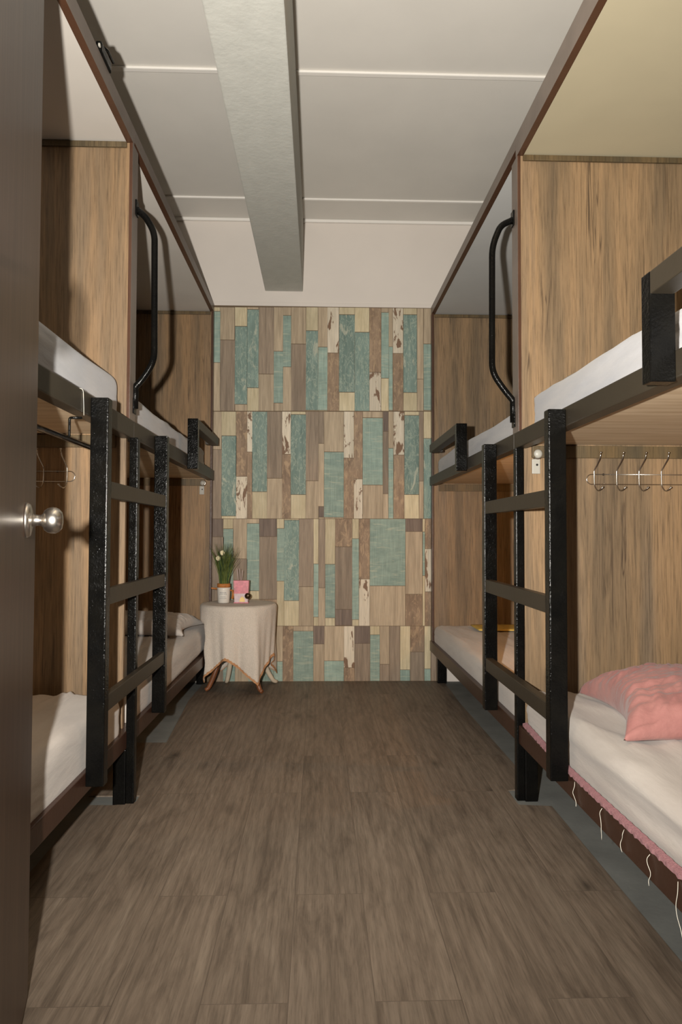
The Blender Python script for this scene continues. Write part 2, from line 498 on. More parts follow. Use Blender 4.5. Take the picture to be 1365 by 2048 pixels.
# loose-laid laminate, cut out round the bed legs
bm = bmesh.new()
outline = [(.845, -1.15), (.843, 1.64), (.852, 2.596), (.735, 2.612), (.735, 2.76), (.845, 2.78), (.845, 3.08), (.832, 4.2), (.848, 4.807),
           (-.755, 4.807), (-.765, 4.28), (-.715, 3.42), (-.86, 3.42), (-.86, 2.735), (-.668, 2.735), (-.668, 2.67), (-.735, 2.642), (-.83, 2.644), (-.835, 2.275), (-.84, -1.15)]
vs = [bm.verts.new((x, y, 0)) for x, y in outline]; f = bm.faces.new(vs)
r = bmesh.ops.extrude_face_region(bm, geom=[f])
bmesh.ops.translate(bm, verts=[v for v in r['geom'] if isinstance(v, bmesh.types.BMVert)], vec=(0, 0, -.0039))
lam = struct(finish(bm, 'floor_laminate', MAT['laminate']))

# ceiling joint strips, cornice, boxed beam
def strip(name, y, x0, x1, w=.03, h=.012):
    bm = bmesh.new()
    add_box(bm, x0, x1, y-w/2, y+w/2, ZC-h, ZC, .005)
    return struct(finish(bm, name, MAT['batten']))
bx0, bx1, bz = -.370, -.113, 2.638
strip('trim_1', 3.243, BL, bx0); strip('trim_2', 3.243, bx1, BR); strip('trim_3', 4.494, BL, bx0, .024); strip('trim_4', 4.494, bx1, BR, .024)
strip('trim_5', 2.02, BL, bx0); strip('trim_6', 2.02, bx1, BR)
strip('trim_7', DW-.012, BL, bx0, .024, .02); strip('trim_8', DW-.012, bx1, BR, .024, .02)
struct(box('ceiling_beam', MAT['beam'], None, bx0, bx1, -1.2, DW, bz, ZC, .006))
# ledge where the wallpaper boards stop
struct(box('trim_9', MAT['white_wall'], None, XL-.02, XR+.03, DW-.008, DW, 2.535, 2.562, .003))

# ------------------------------------------------------------------ back wall with plank-print wallpaper
ROWS = [
 (0, [(15,62,'43C68T372B660'),(62,148,'43B238D660'),(150,222,'43C157W620B660'),(222,290,'43B57W522C660'),(290,380,'43D440B660'),
  (380,435,'43B305T612B660'),(435,483,'43B93T398B660'),(483,571,'43B262D660'),(571,642,'43C183W655B660'),(642,698,'43B280T655C660'),
  (698,767,'43P315R660'),(767,860,'43C88W548C660'),(860,947,'43C192W660'),(947,1017,'43R430P660'),(1017,1062,'43B75T465C660'),
  (1062,1086,'43B278T655B660'),(1086,1148,'43P318R660'),(1148,1230,'43C88W550C660'),(1230,1268,'43B470B660'),(1268,1345,'43B262T655C660')]),
 (0, [(10,70,'662B888D1298'),(70,156,'662C806W1282C1298'),(156,222,'662R1047P1298'),(222,252,'662P902R1298'),(252,340,'662W1138C1298'),
  (340,430,'662D1058B1298'),(430,481,'662P915R1298'),(481,570,'662C680W1155C1298'),(570,645,'662D1073B1298'),(645,678,'662D852B1225K1290B1298'),
  (678,795,'662B902T1290B1298'),(795,855,'662P938R1298'),(855,907,'662R1062P1298'),(907,1027,'662B700T1098B1298'),(1027,1060,'662K780D1150B1298'),
  (1060,1090,'662B880T1298'),(1090,1154,'662P920R1298'),(1154,1242,'662C685W1155C1298'),(1242,1268,'662D1075B1298'),(1268,1345,'662C822W1298')]),
 (1, [(8,80,'22K130D658'),(80,138,'22C82T658'),(138,220,'22B260D658'),(220,293,'22B50T450C500B658'),(293,398,'22K128D500R658'),
  (398,441,'22C80T392C658'),(441,529,'22C30W508C658'),(529,616,'22D425B658'),(616,645,'22C290T605C658'),(645,685,'22D432B658'),
  (685,744,'22C292T610C658'),(744,845,'22R188D560K655C658'),(845,885,'22C140T620C658'),(885,949,'22R380P658'),(949,1161,'22T420B658'),
  (1161,1262,'22K98B470R658'),(1262,1277,'22C100T360C658'),(1277,1345,'22R200P455R658')]),
 (1, [(8,80,'658D975'),(80,150,'658C700T975'),(150,230,'658R800B975'),(230,300,'658B720T975'),(300,380,'658D850T975'),
  (380,433,'658B868T975'),(433,496,'658R975'),(496,615,'658B688T975'),(615,679,'658K765B975'),(679,796,'658B865T975'),(796,859,'658P905R975'),
  (859,951,'658K762D975'),(951,1009,'658C710T975'),(1009,1066,'658B885D975'),(1066,1129,'658D975'),(1129,1189,'658C918T975'),
  (1189,1273,'658R812D975'),(1273,1311,'658C912T975'),(1311,1345,'658D975')]),
]
import re
def wall_pt(px, py):           # photo pixel -> (X, Z) on the back wall
    d = rt*((px-682.5)/1424) - up*((py-1024)/1424) + fw
    t = DW/d.y
    return d.x*t, CAM_H + d.z*t
INK_KEYS = list(INK)
bm = bmesh.new()
add_box(bm, BL-.1, BR+.1, DW, DW+.1, -.004, ZC+.1)
for f in bm.faces: f.material_index = 0
# dark paper backing showing as the drawn joints
x0, z1 = wall_pt(424, 614.5); x1, z0 = wall_pt(872, 1359)
b2 = bmesh.new(); add_box(b2, x0-.03, x1+.03, DW-.003, DW, 0.0, 2.535)
for f in b2.faces: f.material_index = 1
join(bm, b2)
rowz = []
for ri, (org, cols) in enumerate(ROWS):
    oy = 600 if org == 0 else 1030
    for (a, b, s) in cols:
        tok = re.findall(r'\d+|[A-Z]', s)
        ys = [int(t) for t in tok[::2]]; ks = tok[1::2]
        for i, k in enumerate(ks):
            xa, za = wall_pt(420+a/2.967, oy+ys[i]/2.967)
            xb, zb = wall_pt(420+b/2.967, oy+ys[i+1]/2.967)
            if k in 'TW' and i+1 == len(ks) and ri == 3: pass
            za = min(za, 2.533); zb = max(zb, 0.001)
            if ys[i+1] == 975: zb = .001
            if za-zb < .004: continue
            g = .0014
            j1, j2 = random.uniform(-.002, .002), random.uniform(-.002, .002)
            b2 = bmesh.new()
            v = [b2.verts.new(c) for c in ((xa+g, DW-.0045, zb+g), (xb-g, DW-.0045, zb+g), (xb-g+j1*.5, DW-.0045, za-g), (xa+g+j1*.5, DW-.0045, za-g),
                                           (xa+g, DW-.003, zb+g), (xb-g, DW-.003, zb+g), (xb-g+j1*.5, DW-.003, za-g), (xa+g+j1*.5, DW-.003, za-g))]
            for q in ((0,1,2,3),(4,7,6,5),(0,4,5,1),(1,5,6,2),(2,6,7,3),(3,7,4,0)):
                f = b2.faces.new([v[w] for w in q]); f.material_index = 2+INK_KEYS.index(k)
            join(bm, b2)
paper_gap = plain('paper_joint', (104, 88, 70), .8, .2)
struct(finish(bm, 'wall_back', [MAT['white_wall'], paper_gap] + [INK[k] for k in INK_KEYS]))

# ------------------------------------------------------------------ door leaf (opened into the room)
dr = bpy.data.objects.new('door_1', None); COL.objects.link(dr); dr['kind'] = 'structure'
hinge = Vector((-.401, .78, 0)); edge = Vector((-.612, 1.56, 0))
dv = (edge-hinge); DLEN = dv.length; dv.normalize(); dn = Vector((dv.y, -dv.x, 0))      # dn points to the aisle
dr.location = hinge; dr.rotation_euler = (0, 0, math.atan2(dv.y, dv.x))
def door_part(bm, name, mat, parent=dr, smooth=False):
    o = finish(bm, name, mat, None, smooth); o.parent = parent; return o
bm = bmesh.new(); add_box(bm, 0, DLEN, -.0, .036, .006, 2.2, .003)      # local: x along the leaf, +y away from the aisle
leaf = door_part(bm, 'door_leaf', MAT['door'])
bm = bmesh.new()
kx, kz = DLEN-.165, 1.010
def knob_lathe(bm, prof):
    add_lathe(bm, [(r, -h) for r, h in prof], (kx, 0, kz), 'Y', 40)
knob_lathe(bm, [(.034, 0), (.034, .004), (.031, .009), (.020, .012)])
rose = door_part(bm, 'knob_rose', MAT['steel'])
bm = bmesh.new()
knob_lathe(bm, [(.013, .010), (.0105, .022), (.0105, .028), (.013, .031), (.0195, .034), (.0240, .040), (.0260, .048), (.0255, .055), (.0225, .061), (.0165, .0665), (.007, .0685)])
door_part(bm, 'door_knob', MAT['steel'])
# pale hook screwed to the leaf, only its tip enters the frame
bm = bmesh.new()
hx = .09
add_box(bm, hx-.012, hx+.012, -.006, 0, 1.25, 1.36, .002)
add_tube(bm, arc_pts([(hx, -.004, 1.33), (hx+.003, -.020, 1.318), (hx+.003, -.024, 1.265), (hx+.002, -.018, 1.243)], .012), [.006]*16, 8)
add_lathe(bm, [(.001, -.006), (.006, -.003), (.006, .003), (.001, .006)], (hx+.002, -.018, 1.241), 'Z', 12)
door_part(bm, 'door_hook', MAT['whiteplastic'], smooth=False)

# ------------------------------------------------------------------ bunks
canopy_cols = {('R', 'near'): ((178, 168, 142), (160, 138, 96)), ('R', 'far'): ((200, 200, 198), (186, 172, 120)),
               ('L', 'near'): ((192, 186, 178), (186, 168, 124)), ('L', 'far'): ((206, 200, 192), (186, 160, 120))}
LABELS = {
 ('R','near'): 'rustic oak capsule bunk at front right, with the pink pillow on its lower bed',
 ('R','far'): 'rustic oak capsule bunk at back right, touching the teal plank wallpaper',
 ('L','near'): 'rustic oak capsule bunk at front left, half hidden behind the open door',
 ('L','far'): 'rustic oak capsule bunk at back left, beside the cloth-covered side table'}
SP = {'R': dict(s=1, x=XR, rail=(1.315, 1.375), low=(.208, .275), st=(.695, .750)),
      'L': dict(s=-1, x=XL, rail=(1.343, 1.410), low=(.198, .262), st=(-.645, -.700))}

def bunk(side, pos):
    P = SP[side]; s = P['s']; xf = P['x']; xb = xf + s*.955
    ya, yb = (Y0+.03, D1) if pos == 'near' else (D1+.02, DW-.03)
    z0r, z1r = P['rail']; l0, l1 = P['low']
    rf = P['st'][1]                         # aisle face of the rails = back of the ladder stiles
    R = root('bunk_bed', (xf + s*.45, (ya+yb)/2, 0), LABELS[(side, pos)], 'bunk bed', 'capsule bunks')
    oak = MAT['oak_a'] if side == 'R' else MAT['oak_b']
    # end panel at the far end of each bunk (the near bunk's is the partition), in an upper and a lower sheet
    ye = yb if pos == 'near' else yb+.004
    pth = .02 if pos == 'near' else .022
    zt = 2.447 if pos == 'near' else 2.487
    zl = 2.455 if side == 'R' else 2.475
    if pos == 'far': zl = 2.487
    zt = zl - .002
    box('end_panel', oak, R, xf+s*.013, xb, ye, ye+pth, .20, zt, .001)
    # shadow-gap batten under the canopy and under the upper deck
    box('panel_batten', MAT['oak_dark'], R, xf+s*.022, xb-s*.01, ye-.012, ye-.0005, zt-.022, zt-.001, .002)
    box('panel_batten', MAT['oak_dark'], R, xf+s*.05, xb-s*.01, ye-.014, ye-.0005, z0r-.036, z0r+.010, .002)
    # dark painted edging on the aisle edge of the panel
    if pos == 'near': sheen_faces(box('edge_trim', MAT['maroon'], R, xf, xf+s*.0125, ye-.004, ye+.078, z1r-.005, zl-.002, .002))
    else: box('edge_trim', MAT['maroon'], R, xf-s*.002, xf+s*.0125, ye-.03, ye+.02, .20, zl-.002, .002)
    # canopy and its aisle-side fascia
    cc, cs = canopy_cols[(side, pos)]
    box('canopy', stained_board('canopy_paint_%s_%s' % (side, pos), cc, cs, xf-(xf+s*.45), s), R, xf+s*.0252, xb, ya, ye+(pth if pos == 'far' else .0), zl, zl+.018, .001)
    bm = bmesh.new()
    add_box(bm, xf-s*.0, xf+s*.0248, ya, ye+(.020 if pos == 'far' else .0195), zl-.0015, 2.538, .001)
    sheen_faces(finish(bm, 'fascia', MAT['maroon'], R))
    # upper deck and rail
    yend = ye + (.0 if pos == 'far' else .0195)
    box('upper_rail', MAT['olive'], R, rf, rf+s*.045, ya, yend-.001, z0r, z1r, .004)
    box('upper_deck', MAT['ply'], R, rf+s*.046, xb, ya, ye-.001, z0r+.016, z0r+.034, .001)
    # lower deck and rail
    kw = {}
    if side == 'L' and pos == 'far': kw = dict(dz0=.0, dz1=-.03)
    box('lower_rail', MAT['rail'], R, rf, rf+s*.04, ya, yend-.001, l0, l1, .003, **kw)
    box('lower_deck', MAT['ply'], R, rf+s*.041, xb, ya, ye-.001, l0+.012, l0+.030, .001)
    # posts and feet
    if pos == 'near':
        px0, px1 = (.742, .773) if side == 'R' else (-.671, -.703)
        fx0, fx1 = (.770, .818) if side == 'R' else (-.700, -.746)
        lx = rf
        box('corner_post', MAT['black'], R, px0, px1, ye-.036, ye-.001, -.003, z0r-.001, .004)
        box('leg', MAT['black'], R, fx0, fx1, ye-.045, ye+.004, -.003, l0-.001, .004)
        box('leg', MAT['black'], R, xb-s*.06, xb-s*.01, ye-.045, ye+.004, -.003, l0+.012, .004)
        box('leg', MAT['black'], R, rf+s*.045, rf+s*.09, ya, ya+.05, -.003, l0+.012, .004)
    else:
        fx0, fx1 = (.795, .855) if side == 'R' else (-.745, -.80)
        box('leg', MAT['black'], R, fx0, fx1, ye-.05, ye-.004, -.003, l0+.012, .004)
        box('leg', MAT['black'], R, xb-s*.06, xb-s*.01, ye-.05, ye-.004, -.003, l0+.012, .004)
    # guard rail: post on the outside of the rail, bar running on to the bunk's end
    st0, st1 = P['st']
    if (side, pos) != ('L', 'near'):
        if side == 'R': yp, yq = (1.502, Y0+.04) if pos == 'near' else (3.565, 4.44)
        else: yp, yq = 3.80, 4.58
        d = 1 if yq > yp else -1
        zt_ = (1.548 if side == 'R' else 1.600) if pos == 'far' else 1.540
        zb_ = z0r - (.0 if side == 'R' else .004)
        bm = bmesh.new()
        add_box(bm, st0, st1-s*.004, min(yp+d*.0405, yq), max(yp+d*.0405, yq), zt_-.048, zt_, .003)
        add_box(bm, st1-s*.004, xf+s*.012, yq-d*.04, yq, zt_-.045, zt_-.004, .003)       # stub back to the bunk's end
        g = finish(bm, 'guard_rail', MAT['olive'], R)
        box('guard_post', MAT['black'], g, st0, st1-s*.0, min(yp, yp+d*.04), max(yp, yp+d*.04), zb_-.008, zt_+.001, .003)
    return R

BUNKS = {k: bunk(*k) for k in LABELS}

# bent-pipe grab handles on the far side of the partition edge
def grab(side):
    P = SP[side]; s = P['s']; B = BUNKS[(side, 'near')]
    Y = 2.745; k = Y/2.66
    if side == 'R': pts = [(.7615, 2.19), (.735, 2.185), (.690, 2.165), (.657, 2.085), (.655, 1.60), (.70, 1.535), (.752, 1.492), (.758, 1.478), (.7585, 1.41)]
    else: pts = [(-.7105, 2.205), (-.690, 2.20), (-.655, 2.175), (-.620, 2.115), (-.616, 1.63), (-.655, 1.565), (-.700, 1.530), (-.7065, 1.515), (-.707, 1.45)]
    c = CAM_H
    q = []
    for i, (x, z) in enumerate(pts):
        q.append((x if i in (0, len(pts)-1, len(pts)-2) else s*min(abs(x*k), abs(P['x'])-.004), Y, c+(z-c)*k))
    h = tube('grab_handle', MAT['black'], B, arc_pts(q, .06, 7), .0125, 12)
    xf = P['x']
    box('mounting_plate', MAT['black'], h, xf-s*.006, xf, Y-.018, Y+.018, q[0][2]-.03, q[0][2]+.03, .002)
    box('mounting_plate', MAT['black'], h, xf-s*.006, xf, Y-.018, Y+.018, q[-1][2]-.02, q[-1][2]+.04, .002)
for sd in 'RL': grab(sd)

# ladders standing against both bunks of a side
def ladder(side, ys, rungs, label):
    P = SP[side]; s = P['s']; a, b = P['st']; z0r, z1r = P['rail']
    R = root('bunk_ladder', ((a+b)/2, (ys[0]+ys[1])/2, .22), label, 'ladder', 'bunk ladders')
    lo = (.250, .255) if side == 'R' else (.222, .232)
    for (y, w), z in zip(((ys[0], .045), (ys[1], .045)), lo):
        st = box('stile', MAT['black'], R, a, b-s*.0006, y, y+w, z, z1r-.008, .004)
    for z in rungs:
        bm = bmesh.new()
        add_box(bm, a+s*.003, a+s*(.034 if side == 'R' else .0252), ys[0]+.0455, ys[1]-.0005, z-.026, z+.026, .003)
        finish(bm, 'rung', MAT['olive'], R)
    return R
ladder('R', (2.125, 2.965), (1.098, .772, .446), 'black three-rung bunk ladder on the right, near the pink pillow')
ladder('L', (2.190, 3.040), (1.122, .790, .462), 'black three-rung bunk ladder on the left, behind the door knob')

# ------------------------------------------------------------------ mattresses
def mattress(x0, x1, y0, y1, z0, z1, label, mat, seed, rad=.045, puff=.012, wr=.006, edge_sag=None):
    xa, xb = min(x0, x1), max(x0, x1)
    rnd = random.Random(seed*17)
    folds = [(rnd.uniform(.02, .55), rnd.uniform(-.10, .16), rnd.uniform(.006, .014), rnd.uniform(.5, 1.2)*wr*.9*rnd.choice((1, 1, -.7)), rnd.uniform(0, 9)) for _ in range(11)]
    sfolds = [(rnd.uniform(.1, .9), rnd.uniform(-.05, .05), rnd.uniform(.007, .013), rnd.uniform(.5, 1.1)*wr*.8*rnd.choice((1, -.8)), rnd.uniform(0, 9)) for _ in range(5)]
    aisle = -1 if x0 > 0 else 1
    def fn(p, n):
        q = Vector((p.x*3.0, p.y*1.1, p.z*4+seed))
        w = noise.noise(q)*wr*1.4 + noise.noise(Vector((p.x*13+seed, p.y*3.1, p.z*17)))*wr*.75
        # long drawn creases running with the bed, slightly diagonal
        cr_ = noise.noise(Vector((p.x*7.5 + p.y*1.5 + p.z*9, p.y*.9 - p.x*1.2, seed*3.1)))
        w += wr*.9*(.35 - min(.35, abs(cr_)*1.6))*2
        top = max(0, (p.z-z0)/(z1-z0))
        din = (p.x-xa) if x0 > 0 else (xb-p.x)
        if n.z > .3 or p.z > z1-rad*.4:
            for d0, sl, wd, am, ph in folds:
                c_ = din - d0 - sl*(p.y-(y0+y1)/2)
                if abs(c_) < 3*wd: w += am*math.exp(-(c_/wd)**2)*max(0, .35+noise.noise(Vector((p.y*1.6, ph, 0)))*1.6)
        elif n.x*aisle > .3:
            for d0, sl, wd, am, ph in sfolds:
                c_ = (p.z-z0) - (z1-z0)*d0 - sl*(p.y-(y0+y1)/2)
                if abs(c_) < 3*wd: w += am*math.exp(-(c_/wd)**2)*max(0, .4+noise.noise(Vector((p.y*1.6, ph, 5)))*1.6)
        d = Vector((n.x, n.y, n.z))
        if d.length < .1: d = Vector((0, 0, 1)) if p.z > (z0+z1)/2 else Vector((0, 0, 0))
        p = p + d*w*top
        if p.z > (z0+z1)/2:
            cx_ = (p.x-(xa+xb)/2)/((xb-xa)/2); cy_ = (p.y-(y0+y1)/2)/((y1-y0)/2)
            p.z += puff*(1-cx_*cx_)*(1-cy_**4)
        return p
    bm = soft_box_bm(xa, xb, y0, y1, z0, z1, rad, .0125, fn)
    c = Vector(((xa+xb)/2, (y0+y1)/2, z0))
    R = root('mattress', c, label, 'mattress', 'mattresses in the bunks')
    finish(bm, 'fitted_sheet', mat, R, smooth=True)
    return R
rdk = SP['R']['rail'][0]+.035; ldk = SP['L']['rail'][0]+.035
mRn = mattress(.775, 1.70, .78, 2.655, .2405, .405, 'white-sheeted mattress with pink lace hem, under the pink pillow', MAT['sheet'], 1, .032, wr=.012)
mRf = mattress(.772, 1.70, 2.75, 4.775, .2405, .378, 'white-sheeted lower mattress at back right, with a yellow cloth lying on it', MAT['sheet'], 2, .045)
mLn = mattress(-1.65, -.715, .78, 2.64, .2305, .405, 'white-sheeted lower mattress at front left, behind the open door', MAT['sheet'], 3, .035, wr=.011)
mLf = mattress(-1.65, -.715, 2.76, 4.775, .2305, .392, 'white-sheeted lower mattress at back left, carrying a white pillow', MAT['sheet'], 4, .05)
mURn = mattress(.796, 1.70, .78, 2.628, rdk, 1.505, 'white-sheeted upper mattress at front right, behind the cropped guard rail', MAT['sheet_cool'], 5, .03, wr=.009)
mURf = mattress(.798, 1.70, 2.80, 4.74, rdk, 1.50, 'white-sheeted upper mattress at back right, next to the teal wallpaper', MAT['sheet_cool'], 6, .035, wr=.009)
mULn = mattress(-1.65, -.746, .78, 2.682, ldk, 1.578, 'white-sheeted upper mattress at front left, above the door knob', MAT['sheet_cool'], 7, .05, wr=.008)
mULf = mattress(-1.65, -.750, 2.80, 4.70, ldk, 1.545, 'white-sheeted upper mattress at back left, above the white pillow', MAT['sheet_cool'], 8, .04, wr=.009)
# pink lace hem along the aisle side and foot of the front right lower mattress, with loose threads
bm = bmesh.new(); n = 150; prev = None
for i in range(n+1):
    y = .82 + (2.60-.82)*i/n
    x = .7515 + .0012*math.sin(i*1.9)
    z = .287 + .002*math.sin(y*5+1) + .012*max(0, 1-abs(y-2.6)/.25)
    ring = [bm.verts.new((x+.012, y, z)), bm.verts.new((x-.004, y, z-.004)), bm.verts.new((x-.0045, y, z-.012+.002*math.sin(i*2.6))), bm.verts.new((x-.0025, y, z-.012+.002*math.sin(i*2.6))), bm.verts.new((x+.012, y, z-.003))]
    if prev:
        for k in range(5): bm.faces.new((prev[k], prev[(k+1) % 5], ring[(k+1) % 5], ring[k]))
    prev = ring
o = finish(bm, 'lace_hem', MAT['pinklace'], mRn); o['label'] = 'pink lace hem'
XT = .7435
for (y, l, sw) in ((2.07, .055, .02), (1.87, .075, .008), (1.735, .05, -.01), (1.60, .06, .012), (1.475, .13, .03)):
    pts = [(XT+.004, y, .268)] + [(XT-.001+.002*math.sin(i*1.7+y*9), y-sw*(i/6)**1.5+.006*math.sin(i*1.3+y*20), .268-(l+.006)*i/6) for i in range(1, 7)]
    tube('loose_thread', MAT['thread'], mRn, arc_pts(pts, .02, 4), .0007, 6)
tube('loose_thread', MAT['thread'], mULn, arc_pts([(-.7475, 2.12, 1.42), (-.699, 2.12, 1.4135), (-.6975, 2.122, 1.37), (-.6975, 2.125, 1.335)], .01, 3), .0006, 6)

# ------------------------------------------------------------------ bedding and small things on the beds
o = finish(pillow_bm(1.205, 2.145, .423, .64, .56, .146, math.radians(-9), 3, .012, .22, 120, .022), 'pillow', MAT['pink'])
tag(o, 'crumpled pink pillow on the front right lower bed', 'pillow', 'pillows')
o = finish(pillow_bm(-1.085, 4.32, .408, .64, .50, .105, math.radians(-3), 9, .008, .15, 70, .03), 'pillow', MAT['sheet'])
tag(o, 'white pillow on the back left lower bed beside the side table', 'pillow', 'pillows')
# flat folded cloth on the back right lower mattress
bm = soft_box_bm(.99, 1.36, 4.36, 4.62, .394, .404, .004, .02, lambda p, n: p + Vector((0, 0, .004*max(0, noise.noise(Vector((p.x*9, p.y*9, 2)))) if p.z > .4 else 0)))
o = finish(bm, 'folded_cloth', MAT['straw'])
tag(o, 'flat yellow folded cloth lying on the back right lower mattress', 'cloth')

# ------------------------------------------------------------------ wire hook rails
def hook_rail(x0, sgn, count, sp, label, y=D1):
    yf = y-.006
    R = root('hook_rail', (x0 + sgn*.2, y, 1.16), label, 'coat hook rail', 'wire coat hook rails')
    L_ = sp*count + .02
    zt, zb = 1.217, 1.179
    r_ = (zt-zb)/2
    pts = []
    e0, e1 = x0 + sgn*r_, x0 + sgn*(L_-r_)
    zc = (zt+zb)/2
    for k in range(13):
        a = math.pi/2 + math.pi*k/12; pts.append((e0+sgn*r_*math.cos(a), yf, zc+r_*math.sin(a)))
    for k in range(13):
        a = -math.pi/2 + math.pi*k/12; pts.append((e1+sgn*r_*math.cos(a), yf, zc+r_*math.sin(a)))
    pts.append(pts[0])
    tube('wire_loop', MAT['wire'], R, pts, .0018, 8)
    for sx in (x0+sgn*.066, e1-sgn*.03):
        lathe('screw', MAT['dark'], R, [(.004, .0), (.004, -.004), (.001, -.006)], (sx, y-.0005, zt), 'Y', 10)
    for i in range(count):
        hx = x0 + sgn*(.028 + sp*i)
        pts = [(hx+sgn*.012, yf-.040, 1.297), (hx+sgn*.011, yf-.034, 1.275), (hx+sgn*.006, yf-.014, 1.250), (hx, yf-.0025, 1.232), (hx, yf-.003, 1.19), (hx+sgn*.001, yf-.004, 1.170),
               (hx+sgn*.006, yf-.018, 1.152), (hx+sgn*.013, yf-.032, 1.157), (hx+sgn*.019, yf-.038, 1.166)]
        h = tube('hook', MAT['wire'], R, arc_pts(pts, .008, 3), .0024, 8)
        for p in (pts[0], pts[-1]): lathe('hook_tip', MAT['wire'], h, [(.0012, -.004), (.0042, -.0015), (.0042, .0015), (.0012, .004)], p, 'Z', 10)
    return R
hook_rail(1.024, 1, 6, .0868, 'chrome wire hook rail on the wood panel above the pink pillow')
hook_rail(-.911, -1, 6, .0868, 'chrome wire hook rail in the shade beside the open door')

# bunk lights: round lamp over a small switch plate
def bunk_light(x, y, z, label, sgn):
    R = root('bunk_light', (x, y, z), label, 'bunk light', 'bunk lights')
    box('switch_plate', MAT['whiteplastic'], R, x-.0155, x+.0155, y-.008, y, z-.034, z+.022, .002)
    lathe('switch_button', MAT['dark'], R, [(.0042, 0), (.0042, -.0015), (.003, -.002)], (x+.003, y-.008, z), 'Y', 14)
    lathe('lamp_ring', MAT['steel'], R, [(.023, 0), (.023, -.006), (.019, -.012), (.017, -.012)], (x+.006, y, z+.042), 'Y', 28)
    lathe('lamp_lens', MAT['whiteplastic'], R, [(.0168, -.011), (.0165, -.015), (.011, -.020), (.003, -.022)], (x+.006, y, z+.042), 'Y', 24)
bunk_light(.829, D1-.0005, 1.252, 'round white bunk light on the wood panel left of the front right ladder stile', 1)
bunk_light(-.781, DW-.0265, 1.283, 'round white bunk light on the back left end panel, above the grass plant', -1)

# curtain rod hung under the front left upper deck
R = root('curtain_rod', (-.737, 1.5, 1.26), 'thin black curtain rod under the front left upper bed', 'rod')
tube('rod', MAT['black'], R, [(-.737, .82, 1.262), (-.737, 1.5, 1.262), (-.737, 2.30, 1.262)], .0085, 10)
for y in (2.115, .95):
    tube('rod_bracket', MAT['black'], R, arc_pts([(-.7000, y, 1.326), (-.736, y, 1.326), (-.736, y, 1.272), (-.736, y, 1.2705)], .006, 3), .004, 8)

# small dark clip on top of the left fascia
R = root('clip', (XL-.006, 2.33, 2.538), 'small dark clip with pale tip on top of the front left bunk fascia', 'clip')
bm = bmesh.new(); add_box(bm, XL-.014, XL+.006, 2.27, 2.385, 2.5385, 2.575, .006)
finish(bm, 'clip_body', MAT['black'], R)
bm = bmesh.new(); add_tube(bm, [(XL-.004, 2.3, 2.576), (XL-.003, 2.36, 2.604), (XL-.003, 2.43, 2.609)], .005, 8)
finish(bm, 'clip_lever', MAT['black'], R)
o = box('clip_tip', MAT['whiteplastic'], R, XL-.002, XL+.005, 2.258, 2.2695, 2.5485, 2.559, .003); o['label'] = 'pale tip'

# ------------------------------------------------------------------ side table, cloth and what stands on it
TX, TY, TR, TZ = -.505, 4.555, .236, .546
R = root('side_table', (TX, TY, 0), 'small round side table with curved legs against the wallpaper', 'table')
lathe('tabletop', MAT['legwood'], R, [(.02, -.0), (TR-.012, 0), (TR-.004, .006), (TR-.004, .016), (TR-.012, .020), (.02, .020)], (TX, TY, TZ-.024), 'Z', 48)
lathe('pedestal', MAT['legwood'], R, [(.035, .26), (.030, .30), (.020, .36), (.026, .42), (.05, .50), (.06, TZ-.0245)], (TX, TY, 0), 'Z', 20)
for (fx, fy, mt) in ((-.692, 4.50, 'legwood'), (-.352, 4.44, 'legwood'), (-.60, 4.735, 'legpale'), (-.285, 4.735, 'legpale')):  # the two back legs get a paler tone
    dx, dy = fx-TX, fy-TY
    pts = [(TX+dx*.10, TY+dy*.10, .29), (TX+dx*.40, TY+dy*.40, .255), (TX+dx*.66, TY+dy*.66, .165), (TX+dx*.83, TY+dy*.83, .075), (TX+dx*.96, TY+dy*.96, .022), (fx+dx*.06, fy+dy*.06, .0125)]
    pp = arc_pts(pts, .06, 4)
    o = tube('leg', MAT[mt], R, pp, [.017-.006*abs(2*i/(len(pp)-1)-1)*(-1 if i*2 > len(pp) else 1) if i*2 < len(pp) else .017-.005*(2*i/(len(pp)-1)-1) for i in range(len(pp))], 10)
    if mt == 'legpale': o['label'] = 'pale leg'
# square cloth thrown over the round top, its corners hanging down
def hem_drop(a):
    phi = (a - math.radians(-58-45)) % (math.pi/2) - math.pi/4      # 0 at a side, +-45 deg at the corners
    phi2 = ((a - math.radians(-58)) + math.pi/4) % (math.pi/2) - math.pi/4   # 0 at corner
    t = abs(phi2)/(math.pi/4)                                        # 0 corner .. 1 side
    return .325 + .150*(1-t)**1.25
nth, nr, nd = 240, 12, 26
bm = bmesh.new(); rings = []
ztop = TZ+.0015
for i in range(1, nr+1):
    r_ = (TR-.006)*i/nr
    rings.append([bm.verts.new((TX+r_*math.cos(2*math.pi*k/nth), TY+r_*math.sin(2*math.pi*k/nth), ztop)) for k in range(nth)])
hem_pts = []
for j in range(1, nd+1):
    t = j/nd; ring = []
    for k in range(nth):
        a = 2*math.pi*k/nth
        d = hem_drop(a)*t
        cor = ((a - math.radians(-58)) + math.pi/4) % (math.pi/2) - math.pi/4
        fold = .034*math.exp(-(cor/.17)**2)*min(1, t*1.3) - .022*math.exp(-((abs(cor)-.42)/.22)**2)*t
        fold += .007*math.sin(a*11+1.7)*t + .004*math.sin(a*23)*t
        arc = .02
        rr = TR-.004 + arc*math.sin(min(1, d/.03)*math.pi/2)*.6 + fold - .010*t
        z = ztop - max(0, d-.006)
        x, y = TX+rr*math.cos(a), TY+rr*math.sin(a)
        y = min(y, DW-.010)
        if z < .44: x = max(x, -.694 + .004*math.sin(z*40))
        ring.append(bm.verts.new((x, y, max(z, .012))))
    rings.append(ring)
cv = bm.verts.new((TX, TY, ztop))
